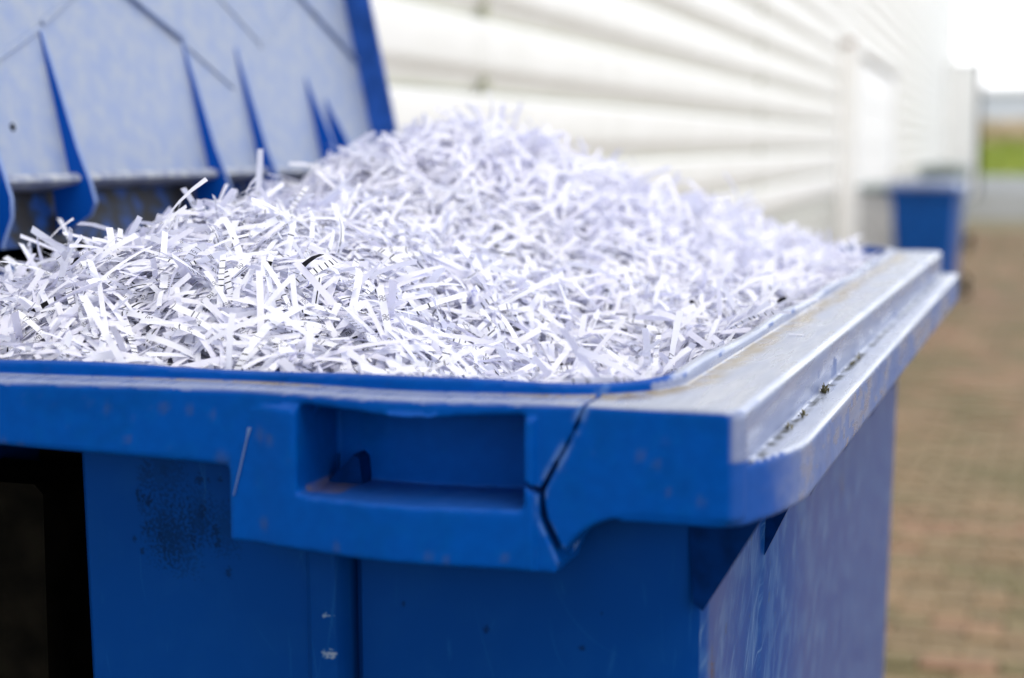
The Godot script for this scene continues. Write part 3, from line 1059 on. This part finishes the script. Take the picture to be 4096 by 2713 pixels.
func paper_bin() -> void:
	var o := thing("paper_container", "big open blue plastic container heaped with shredded paper, cracked at the handle", "waste container", Vector3.ZERO)
	var up := Vector3(0, RIM, 0)
	put("rim", rim_mesh(), null, o, up)
	# near short side: recess for the lifting pin, panel, raised rib, groove, set-back panel, rounded corner
	var near := PackedVector2Array([Vector2(-0.655, 0.10), Vector2(-0.64, 0.06), Vector2(-0.62, 0.046), Vector2(-0.535, 0.046), Vector2(-0.530, 0.26), Vector2(-0.394, 0.26), Vector2(-0.3885, 0.049), Vector2(-0.385, 0.0455), Vector2(-0.249, 0.0455), Vector2(-0.245, 0.042), Vector2(-0.230, 0.042), Vector2(-0.227, 0.046), Vector2(-0.226, 0.064), Vector2(-0.2205, 0.064), Vector2(-0.2195, 0.054), Vector2(-0.195, 0.0515), Vector2(-0.103, 0.0515)])
	for q in arc(Vector2.ZERO, 1.0, -90, -18, 10):
		near.append(Vector2(-0.100 + 0.070 * q.x, 0.0815 + 0.030 * q.y))
	put("side_wall", body_wall(near, -0.040, -1.02, 0.06), M.side, o, up)
	var right := PackedVector2Array()
	for q in arc(Vector2.ZERO, 1.0, -18, 0, 4):
		right.append(Vector2(-0.100 + 0.070 * q.x, 0.0815 + 0.030 * q.y))
	right.append_array([Vector2(-0.030, 0.10), Vector2(-0.0305, 0.243), Vector2(-0.0285, 0.246), Vector2(-0.0285, 0.45), Vector2(-0.0290, 0.65), Vector2(-0.0305, 1.06)])
	right.append_array(arc(Vector2(-0.090, 1.12), 0.060, 0, 90, 8))
	put("front_wall", body_wall(right, -0.040, -1.02, 0.06), M.front, o, up)
	var back := PackedVector2Array([Vector2(-0.090, 1.18), Vector2(-0.58, 1.18), Vector2(-0.635, 1.14), Vector2(-0.655, 1.08), Vector2(-0.655, 0.10)])
	put("side_wall", body_wall(back, -0.040, -1.02, 0.06), M.side, o, up)
	put("bin_floor", soft_box(Vector3(0.56, 0.03, 1.04), 0.01), M.side, o, Vector3(-0.34, 0.205, -0.62))
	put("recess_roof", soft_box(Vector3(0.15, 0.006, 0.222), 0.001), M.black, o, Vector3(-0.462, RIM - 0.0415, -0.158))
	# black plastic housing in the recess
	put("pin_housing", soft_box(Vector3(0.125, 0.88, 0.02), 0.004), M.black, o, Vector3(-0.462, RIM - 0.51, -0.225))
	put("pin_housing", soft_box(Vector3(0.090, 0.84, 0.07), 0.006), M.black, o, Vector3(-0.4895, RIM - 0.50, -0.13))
	# gussets below the bumper
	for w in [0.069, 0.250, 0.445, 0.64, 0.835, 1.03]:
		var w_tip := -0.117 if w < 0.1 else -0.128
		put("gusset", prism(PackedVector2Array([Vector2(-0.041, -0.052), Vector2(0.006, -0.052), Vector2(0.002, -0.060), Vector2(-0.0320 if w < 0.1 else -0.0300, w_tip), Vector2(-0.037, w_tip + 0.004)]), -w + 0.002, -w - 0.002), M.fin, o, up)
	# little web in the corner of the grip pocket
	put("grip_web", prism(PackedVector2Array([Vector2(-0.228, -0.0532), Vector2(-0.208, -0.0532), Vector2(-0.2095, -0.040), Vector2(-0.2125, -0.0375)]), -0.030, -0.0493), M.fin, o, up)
	# deep scrape on the apron
	put("scrape_mark", turned(prism(PackedVector2Array([Vector2(-0.0010, 0.0185), Vector2(0.0012, 0.0190), Vector2(0.0009, 0.0160), Vector2(0.0004, 0.0130), Vector2(0.0004, -0.0040), Vector2(0.0001, -0.0190), Vector2(-0.0004, -0.0190), Vector2(-0.0004, 0.0120)]), 0.0008, -0.002), Transform3D(Basis(Vector3.BACK, -0.26), Vector3(-0.2625, -0.0385, 0.0008))), M.pale_scar, o, up)
	# hinge rod along the left rim
	put("hinge_rod", tube(PackedVector3Array([Vector3(-0.700, 0.030, -0.02), Vector3(-0.700, 0.030, -1.28)]), 0.0085, 14), M.rod, o, up)
	for w in [0.12, 0.62, 1.18]:
		put("hinge_lug", soft_box(Vector3(0.05, 0.075, 0.03), 0.004), M.fin, o, Vector3(-0.698, RIM - 0.004, -w))
	for x in [-0.56, -0.12]:
		for w in [0.22, 1.05]:
			var c := put("caster", soft_box(Vector3(0.06, 0.10, 0.08), 0.006), M.steel, o, Vector3(x, 0.155, -w))
			put("caster_wheel", tube(PackedVector3Array([Vector3(-0.022, -0.06, 0.02), Vector3(0.022, -0.06, 0.02)]), 0.095, 20), M.rubber, c)
	open_lid(o)


# The lid stands open, leaning back over its hinge. Its own axes: x out of its inner face, y up along it, -z away.
func open_lid(bin: Node3D) -> void:
	var lid := Node3D.new()
	lid.name = "lid"
	bin.add_child(lid)
	lid.position = HINGE
	lid.rotation.z = LID_TILT
	var top := 0.70
	put("lid_panel", prism(PackedVector2Array([Vector2(0, 0.070), Vector2(0, top), Vector2(-0.008, top), Vector2(-0.008, 0.070)]), 0.02, -1.30), M.lid, lid)
	put("shelf_edge", prism(PackedVector2Array([Vector2(-0.03, 0.0600), Vector2(0.006, 0.0600), Vector2(0.0105, 0.0625), Vector2(0.0105, 0.066), Vector2(0.007, 0.0695), Vector2(-0.03, 0.0697)]), 0.02, -1.295), M.shelf, lid)
	put("hinge_strip", prism(PackedVector2Array([Vector2(-0.022, 0.000), Vector2(-0.026, 0.0598), Vector2(-0.034, 0.0598), Vector2(-0.034, 0.000)]), 0.02, -1.295), M.grime, lid)
	put("skirt", prism(PackedVector2Array([Vector2(-0.008, 0.06), Vector2(0.031, 0.02), Vector2(0.034, 0.06), Vector2(0.034, top + 0.01), Vector2(-0.008, top + 0.01)]), -1.3005, -1.306), M.lid_edge, lid)
	put("skirt", prism(PackedVector2Array([Vector2(-0.008, 0.06), Vector2(0.034, 0.06), Vector2(0.034, top + 0.01), Vector2(-0.008, top + 0.01)]), 0.026, 0.0205), M.lid_edge, lid)
	put("skirt", prism(PackedVector2Array([Vector2(-0.008, top + 0.0005), Vector2(0.034, top + 0.0005), Vector2(0.034, top + 0.008), Vector2(-0.008, top + 0.008)]), 0.020, -1.300), M.lid_edge, lid)
	var tall := PackedVector2Array([Vector2(-0.020, 0.062), Vector2(-0.002, 0.203), Vector2(0.001, 0.205), Vector2(0.007, 0.150), Vector2(0.013, 0.090), Vector2(0.0185, 0.058), Vector2(0.0195, 0.040), Vector2(0.012, 0.030), Vector2(-0.010, 0.022), Vector2(-0.024, 0.020)])
	var low := PackedVector2Array([Vector2(-0.020, 0.062), Vector2(-0.002, 0.175), Vector2(0.001, 0.178), Vector2(0.018, 0.098), Vector2(0.020, 0.060), Vector2(0.012, 0.035), Vector2(-0.010, 0.024), Vector2(-0.024, 0.022)])
	var lowest := PackedVector2Array([Vector2(-0.020, 0.062), Vector2(-0.002, 0.150), Vector2(0.001, 0.153), Vector2(0.018, 0.100), Vector2(0.020, 0.060), Vector2(0.012, 0.035), Vector2(-0.024, 0.022)])
	var arm := PackedVector2Array([Vector2(-0.020, 0.062), Vector2(-0.002, 0.203), Vector2(0.004, 0.200), Vector2(0.017, 0.080), Vector2(0.0205, 0.048), Vector2(0.017, 0.032), Vector2(0.003, 0.012), Vector2(0.001, 0.003), Vector2(0.008, -0.006), Vector2(0.006, -0.014), Vector2(-0.012, -0.016), Vector2(-0.024, 0.010)])
	for f in [[0.172, tall], [0.305, tall], [0.440, arm], [0.570, tall], [0.836, tall], [0.957, tall], [1.129, low], [1.174, lowest]]:
		put("stiffening_fin", edged(prism(f[1], -f[0] + 0.0025, -f[0] - 0.0025)), M.lid_fin, lid)
	for r in [[0.150, 0.440, 0.203, 0.570, 0.3], [0.207, 0.574, 0.350, 0.860, 0.4], [0.375, 0.430, 0.207, 0.832, 1.0], [0.203, 0.838, 0.160, 0.930, 0.35], [0.40, 0.70, 0.215, 1.02, 0.2], [0.36, 1.00, 0.205, 1.296, 0.9], [0.21, 1.02, 0.34, 1.25, 0.2]]:
		var a := Vector3(0.001, r[0], -r[1])
		var b := Vector3(0.001, r[2], -r[3])
		var len_ := a.distance_to(b)
		var m := prism(PackedVector2Array([Vector2(-0.0008, -0.003), Vector2(0.004 * r[4], -0.0018), Vector2(0.004 * r[4], 0.0018), Vector2(-0.0008, 0.003)]), 0.0, -len_)
		var q := put("ridge", m, M.ridge if r[4] > 0.5 else M.lid, lid, a)
		q.basis = Basis.looking_at(b - a, Vector3.UP)
		q.basis = Basis(Vector3.RIGHT, (b - a).normalized().cross(Vector3.RIGHT) * -1.0, -(b - a).normalized())
	put("drain_hole", tube(PackedVector3Array([Vector3(-0.003, 0.112, -0.494), Vector3(0.0006, 0.112, -0.494)]), 0.0035, 12), M.black, lid)


# Sides deep blue, the thin worn edges chalky.
func edged(m: ArrayMesh) -> ArrayMesh:
	var a := m.surface_get_arrays(0)
	var n: PackedVector3Array = a[Mesh.ARRAY_NORMAL]
	var c := PackedColorArray()
	for q in n:
		c.append(Color(0.0, 0.065, 0.36) if absf(q.z) > 0.5 else Color(0.20, 0.28, 0.50))
	a[Mesh.ARRAY_COLOR] = c
	var o := ArrayMesh.new()
	o.add_surface_from_arrays(Mesh.PRIMITIVE_TRIANGLES, a)
	return o


# ---------------------------------------------------------------- shredded paper
const DOMES := [[0.134, -0.417, 0.812, 0.184, 0.405], [0.048, -0.433, 0.259, 0.144, 0.273], [0.034, -0.135, 0.074, 0.147, 0.327], [0.022, -0.208, 1.193, 0.06, 0.39], [-0.083, -0.141, 0.221, 0.081, 0.136], [-0.022, -0.363, 0.498, 0.243, 0.098]]


func heap_height(x: float, w: float) -> float:
	var h := -0.035 + 0.03 * clampf(minf(w - 0.03, 1.27 - w) / 0.12, 0.0, 1.0)
	for d in DOMES:
		var a: float = (x - d[1]) / d[3]
		var b: float = (w - d[2]) / d[4]
		h += d[0] * exp(-(a * a + b * b))
	h -= 0.011 * smoothstep(-0.36, -0.54, x) * smoothstep(0.62, 0.42, w)
	h -= 0.040 * smoothstep(1.08, 1.24, w) * smoothstep(-0.24, -0.08, x)
	h += 0.013 * lumps.get_noise_2d(x * 12.0, w * 12.0) + 0.006 * grain.get_noise_2d(x * 20.0 + 5.0, w * 20.0) + 0.002 * grain.get_noise_2d(x * 45.0, w * 45.0)
	return h


func heap_normal(x: float, w: float) -> Vector3:
	var e := 0.006
	return Vector3(heap_height(x - e, w) - heap_height(x + e, w), 2.0 * e, heap_height(x, w + e) - heap_height(x, w - e)).normalized()


# Appends one curled strip; returns nothing, the arrays grow.
func strip_into(v: PackedVector3Array, n: PackedVector3Array, uv: PackedVector2Array, idx: PackedInt32Array, from: Vector3, dir: Vector3, face: Vector3, length: float, width: float, bend: float, twist: float, row: int, u0: float, seg := 6, fence := true) -> void:
	var t := dir
	var b := face.cross(t).normalized()
	var step := length / seg
	var p := from
	var s := v.size()
	var r0 := (row + 0.06) / ROWS
	var r1 := (row + 0.94) / ROWS
	var rag := rng.randf_range(-0.4, 0.4) * width
	for i in seg + 1:
		var nn := t.cross(b).normalized()
		var lean := t * (rag if i == 0 or i == seg else 0.0)
		for q in 2:
			var e := p + b * (width * (0.5 if q else -0.5)) + lean * (0.5 if q else -0.5)
			if fence and e.y < RIM + 0.009:
				e.x = clampf(e.x, -0.622, -0.0555)
				e.z = clampf(e.z, -1.245, -0.0315 if e.y > RIM - 0.003 else -0.0645)
				if e.z > -0.09:
					# rounded near right corner of the opening
					var c := Vector2(-0.111, -0.086)
					var k := Vector2(e.x, e.z) - c
					if k.x > 0.0 and k.y > 0.0 and k.length() > 0.054:
						k = c + k.normalized() * 0.054
						e.x = k.x
						e.z = k.y
			v.append(e)
			n.append(nn)
			uv.append(Vector2(u0 + float(i) / seg * length / 0.06, r1 if q else r0))
		p += t * step
		t = t.rotated(b, bend * step)
		b = b.rotated(t, twist * step)
	for i in seg:
		var a := s + i * 2
		idx.append_array([a, a + 1, a + 2, a + 2, a + 1, a + 3])


func pick_row(plain_share: float) -> int:
	if rng.randf() < plain_share:
		return rng.randi_range(0, 25)
	var k := rng.randf()
	if k < 0.17:
		return rng.randi_range(26, 33)
	if k < 0.38:
		return rng.randi_range(34, 37)
	if k < 0.43:
		return rng.randi_range(38, 40)
	if k < 0.46:
		return rng.randi_range(41, 42)
	if k < 0.48:
		return 43
	return rng.randi_range(44, 63)


func paper_heap() -> void:
	var heap := thing("shredded_paper", "white shredded paper strips filling the blue container in a heap", "shredded paper", Vector3.ZERO)
	heap.set_meta("kind", "stuff")
	# packed core below the loose strips
	var v := PackedVector3Array()
	var n := PackedVector3Array()
	var uv := PackedVector2Array()
	var idx := PackedInt32Array()
	var nx := 62
	var nw := 120
	for j in nw + 1:
		for i in nx + 1:
			var x := lerpf(-0.624, -0.056, float(i) / nx)
			var w := lerpf(0.066, 1.245, float(j) / nw)
			v.append(Vector3(x, RIM + heap_height(x, w) - 0.012, -w))
			n.append(heap_normal(x, w))
			uv.append(Vector2(0.2, 0.5 / ROWS))
	for j in nw:
		for i in nx:
			var a := j * (nx + 1) + i
			idx.append_array([a, a + nx + 1, a + 1, a + 1, a + nx + 1, a + nx + 2])
	put("packed_paper", arrays(v, n, uv, PackedColorArray(), idx), M.paper, heap)
	# loose strips
	v = PackedVector3Array()
	n = PackedVector3Array()
	uv = PackedVector2Array()
	idx = PackedInt32Array()
	for i in 38000:
		var x := rng.randf_range(-0.615, -0.062)
		var w := rng.randf_range(0.036, 1.235)
		loose_strip(v, n, uv, idx, x, w, rng.randf_range(-0.010, 0.0035))
	put("paper_strips", arrays(v, n, uv, PackedColorArray(), idx), M.paper, heap)
	top_strips()


func loose_strip(v: PackedVector3Array, n: PackedVector3Array, uv: PackedVector2Array, idx: PackedInt32Array, x: float, w: float, lift: float) -> void:
	var up := heap_normal(x, w)
	var a := rng.randf() * TAU
	var flat := Vector3(cos(a), 0, sin(a))
	flat = (flat - up * flat.dot(up)).normalized()
	var length := rng.randf_range(0.016, 0.050) * (1.5 if rng.randf() < 0.12 else 1.0)
	# most strips drape over what lies below; some curl, a few stand
	var bend := absf(rng.randfn(0.0, 9.0)) + 3.0
	if rng.randf() < 0.10:
		bend = rng.randf_range(-20.0, 75.0)
	var pitch := rng.randfn(0.0, 0.25) + clampf(bend * length * 0.5, -0.3, 0.5)
	if rng.randf() < 0.010:
		pitch = rng.randf_range(0.5, 1.0)
	var dir := flat.rotated(up.cross(flat).normalized(), -pitch)
	var face := up.rotated(flat, rng.randfn(0.0, 0.27))
	face = (face - dir * face.dot(dir)).normalized()
	var c := Vector3(x, RIM + heap_height(x, w), -w) + up * lift
	var away := 0.60 if w < 0.6 else 1.0
	strip_into(v, n, uv, idx, c - flat * length * (0.5 if absf(pitch) < 0.5 else 0.2), dir, face, length, 0.0040 * rng.randf_range(0.75, 1.22), bend, rng.randfn(0.0, 12.0), pick_row(away), rng.randf() * 0.4)


# The strips lying on top that show largest, each a thing of its own. [print, x, y, w in mm, angle seen from the front, length in mm]
const HEROES := [["blocks", -338, 46, 188, -103, 21], ["ladder", -323, 50, 347, -75, 23], ["ladder", -333, 31, 126, -72, 16], ["line", -289, 32, 153, -94, 31], ["tne", -280, 47, 428, -96, 14], ["ad:", -281, 33, 287, -92, 12], ["000", -201, 24, 132, -35, 17], ["ips", -269, 7, 64, -83, 10], ["te)", -166, 11, 78, -66, 8], ["ticks", -343, 52, 233, -94, 41], ["plain", -307, 23, 115, -84, 41], ["plain", -325, 33, 137, -11, 24], ["plain", -290, 15, 90, 2, 21], ["plain", -248, 25, 132, -58, 38], ["plain", -278, 35, 330, -27, 44], ["ph", -340, 32, 124, 56, 39], ["ladder", -344, 21, 94, -27, 16], ["plain", -225, 12, 76, -79, 27], ["HI gl", -185, 15, 91, 22, 20], ["plain", -314, 36, 152, -46, 22], ["plain", -272, 28, 139, -109, 17], ["pen", -229, 29, 379, 5, 33], ["line", -154, -2, 334, -54, 11], ["plain", -177, 32, 498, -79, 44], ["plain", -197, 29, 430, -29, 82], ["plain", -157, 22, 146, -54, 27], ["plain", -171, 4, 329, -99, 32], ["plain", -144, -2, 354, -23, 37], ["blocks", -136, 26, 584, -122, 20], ["blocks", -111, 4, 418, -41, 13], ["blocks", -75, 10, 101, -56, 7], ["plain", -95, 7, 75, -59, 21], ["rove", -171, 6, 344, 66, 26], ["plain", -120, 7, 424, -108, 17]]


var noted := []


func row_of(kind: String) -> int:
	var found := []
	for i in ROWS:
		if row_kind[i] == kind:
			found.append(i)
	return found[rng.randi_range(0, found.size() - 1)]


func top_strips() -> void:
	var right := Vector3(cos(deg_to_rad(17.769)), 0, -sin(deg_to_rad(17.769)))
	var away := Vector3(-sin(deg_to_rad(17.769)), 0, -cos(deg_to_rad(17.769)))
	var rise := (Vector3.UP * 0.80 + away * 0.60).normalized()
	for h in HEROES:
		var a := deg_to_rad(h[4])
		var dir := (right * cos(a) + rise * sin(a)).normalized()
		var c := Vector3(h[1], h[2] + 1, -h[3]) * 0.001 + Vector3.UP * RIM
		var x: float = h[1] * 0.001
		var w: float = h[3] * 0.001
		c.y = RIM + heap_height(x, w) + 0.009
		var face := heap_normal(x, w) * 0.7 - away * 0.5
		face = (face - dir * face.dot(dir)).normalized()
		one_strip(h[0], c, dir, face, h[5] * 0.001 + 0.010, 0.0041, rng.randfn(0.0, 8.0))
	var many := 300 - HEROES.size()
	for i in many:
		var w := 0.04 + 0.9 * pow(rng.randf(), 1.7)
		var x := rng.randf_range(-0.50 - 0.1 * w, -0.07)
		var up := heap_normal(x, w)
		var a := rng.randf() * TAU
		var flat := Vector3(cos(a), 0, sin(a))
		flat = (flat - up * flat.dot(up)).normalized()
		var length := rng.randf_range(0.026, 0.066)
		var bend := absf(rng.randfn(0.0, 8.0)) + 3.0
		if i % 9 == 0:
			bend = rng.randf_range(40.0, 90.0)
		var pitch := rng.randfn(0.03, 0.12) + clampf(bend * length * 0.5, 0.0, 0.5)
		if i % 23 == 0:
			pitch = rng.randf_range(0.4, 1.0)
		var dir := flat.rotated(up.cross(flat).normalized(), -pitch)
		var face := up.rotated(flat, rng.randfn(0.0, 0.30))
		face = (face - dir * face.dot(dir)).normalized()
		var c := Vector3(x, RIM + heap_height(x, w) + 0.0055, -w) + flat * length * 0.1
		one_strip(row_kind[pick_row(0.52)], c, dir, face, length, rng.randf_range(0.0032, 0.0042), bend)
	name_strips()


func one_strip(kind: String, c: Vector3, dir: Vector3, face: Vector3, length: float, width: float, bend: float) -> void:
	var v := PackedVector3Array()
	var n := PackedVector3Array()
	var uv := PackedVector2Array()
	var idx := PackedInt32Array()
	strip_into(v, n, uv, idx, -dir * length * 0.4, dir, face, length, width, bend, rng.randfn(0.0, 7.0), row_of(kind), 0.05 + rng.randf() * 0.1, 10, false)
	for i in v.size():
		var e := v[i] + c
		if e.y < RIM + 0.009:
			e.x = clampf(e.x, -0.622, -0.0555)
			e.z = clampf(e.z, -1.245, -0.0315 if e.y > RIM - 0.003 else -0.0645)
			v[i] = e - c
	var o := put("paper_strip", arrays(v, n, uv, PackedColorArray(), idx), M.paper, self, c)
	noted.append([o, kind, c, dir, bend, length])


# Says of each strip what sets it apart: its print, how it lies, and where.
func name_strips() -> void:
	var said := {"plain": "plain white", "ladder": "black-barred", "ticks": "black-ticked", "line": "long-lined", "blocks": "black-blocked", "pen": "blue pen-marked"}
	var same := {}
	for s in noted:
		var c: Vector3 = s[2]
		var d: Vector3 = s[3]
		var w := -c.z
		var column := "above the grip pocket"
		if c.x > -0.10:
			column = "beside the grey ledge"
		elif c.x > -0.16:
			column = "above the crack"
		elif c.x < -0.34:
			column = "towards the lid"
		elif c.x < -0.25:
			column = "above the scrape mark"
		var row := "at the near edge"
		if w > 0.60:
			row = "near the crest"
		elif w > 0.36:
			row = "on the upper slope"
		elif w > 0.20:
			row = "in mid slope"
		elif w > 0.10:
			row = "low on the slope"
		var pose := "lying lengthwise"
		if s[4] > 35.0 or s[4] < -35.0:
			pose = "curled"
		elif absf(d.y) > 0.62:
			pose = "standing"
		elif absf(d.x) > 0.8:
			pose = "lying crosswise"
		elif absf(d.z) < 0.8:
			pose = "aslant lidward" if d.x * d.z > 0.0 else "aslant ledgeward"
		var size := "long" if s[5] > 0.042 else "short"
		var text := "%s %s strip %s %s, %s" % [size, said.get(s[1], "'%s'-printed" % s[1]), pose, column, row]
		if not same.has(text):
			same[text] = []
		same[text].append(s)
	var order := ["nearest", "second nearest", "third nearest", "fourth nearest", "fifth nearest", "sixth nearest", "seventh nearest"]
	for text in same:
		var l: Array = same[text]
		l.sort_custom(func(a, b): return a[2].z > b[2].z)
		for i in l.size():
			var t: String = text
			if l.size() > 1:
				t = order[mini(i, 6)] + " " + t
			tag(l[i][0], t, "paper strip", "loose strips on top of the shredded paper")


# ---------------------------------------------------------------- small things on the ledge
func ledge_litter() -> void:
	# scraps of paper on the grey ledge
	for s in [[-0.026, 0.0012, 0.330, 0.5], [-0.036, 0.0012, 0.520, 1.1]]:
		var v := PackedVector3Array()
		var n := PackedVector3Array()
		var uv := PackedVector2Array()
		var idx := PackedInt32Array()
		strip_into(v, n, uv, idx, Vector3(-0.004, 0, 0), Vector3(cos(s[3]), 0.02, -sin(s[3])).normalized(), Vector3.UP, 0.011, 0.0034, 20.0, 4.0, 3, 0.1, 6, false)
		var o := put("paper_scrap", arrays(v, n, uv, PackedColorArray(), idx), M.paper, self, Vector3(s[0], RIM + s[1], -s[2]))
		tag(o, "small white paper scrap lying on the grey ledge, %s" % ("nearer the corner" if s[2] < 0.4 else "farther along"), "paper scrap", "scraps on the ledge")
	var dry := mat(Color(0.13, 0.115, 0.05), 0.9)
	var k := 0
	var which := ["largest dry moss tuft in the bumper groove", "small dry moss tuft nearest the bin corner", "little moss tuft halfway along the bumper groove", "mossy speck just behind the halfway tuft in the groove", "thin dry stalk by the bin corner in the groove"]
	for s in [[0.26, 0.0075, 20], [0.165, 0.004, 9], [0.44, 0.0045, 9], [0.405, 0.003, 7], [0.12, 0.005, 6]]:
		var st := SurfaceTool.new()
		st.begin(Mesh.PRIMITIVE_TRIANGLES)
		for i in s[2]:
			var a := rng.randf() * TAU
			var out := Vector3(cos(a) * 0.8, 0, sin(a) * 1.2)
			var base := Vector3(rng.randfn(0, 0.0012), 0, rng.randfn(0, 0.0035))
			var tip: Vector3 = base + (out * rng.randf_range(0.4, 1.0) + Vector3.UP * rng.randf_range(0.2, 0.9)) * s[1]
			tip.x = maxf(tip.x, -0.002)
			var mid: Vector3 = base.lerp(tip, 0.55) + Vector3.UP * s[1] * 0.18
			var side := out.cross(Vector3.UP).normalized() * 0.0005
			for p in [base - side, mid - side, mid + side, base - side, mid + side, base + side, mid - side, tip, mid + side]:
				st.add_vertex(p)
		st.generate_normals()
		var o := put("moss_tuft", st.commit(), dry, self, Vector3(0.0035, RIM - 0.0268, -s[0]))
		tag(o, which[k], "moss tuft", "tufts in the bumper groove")
		k += 1
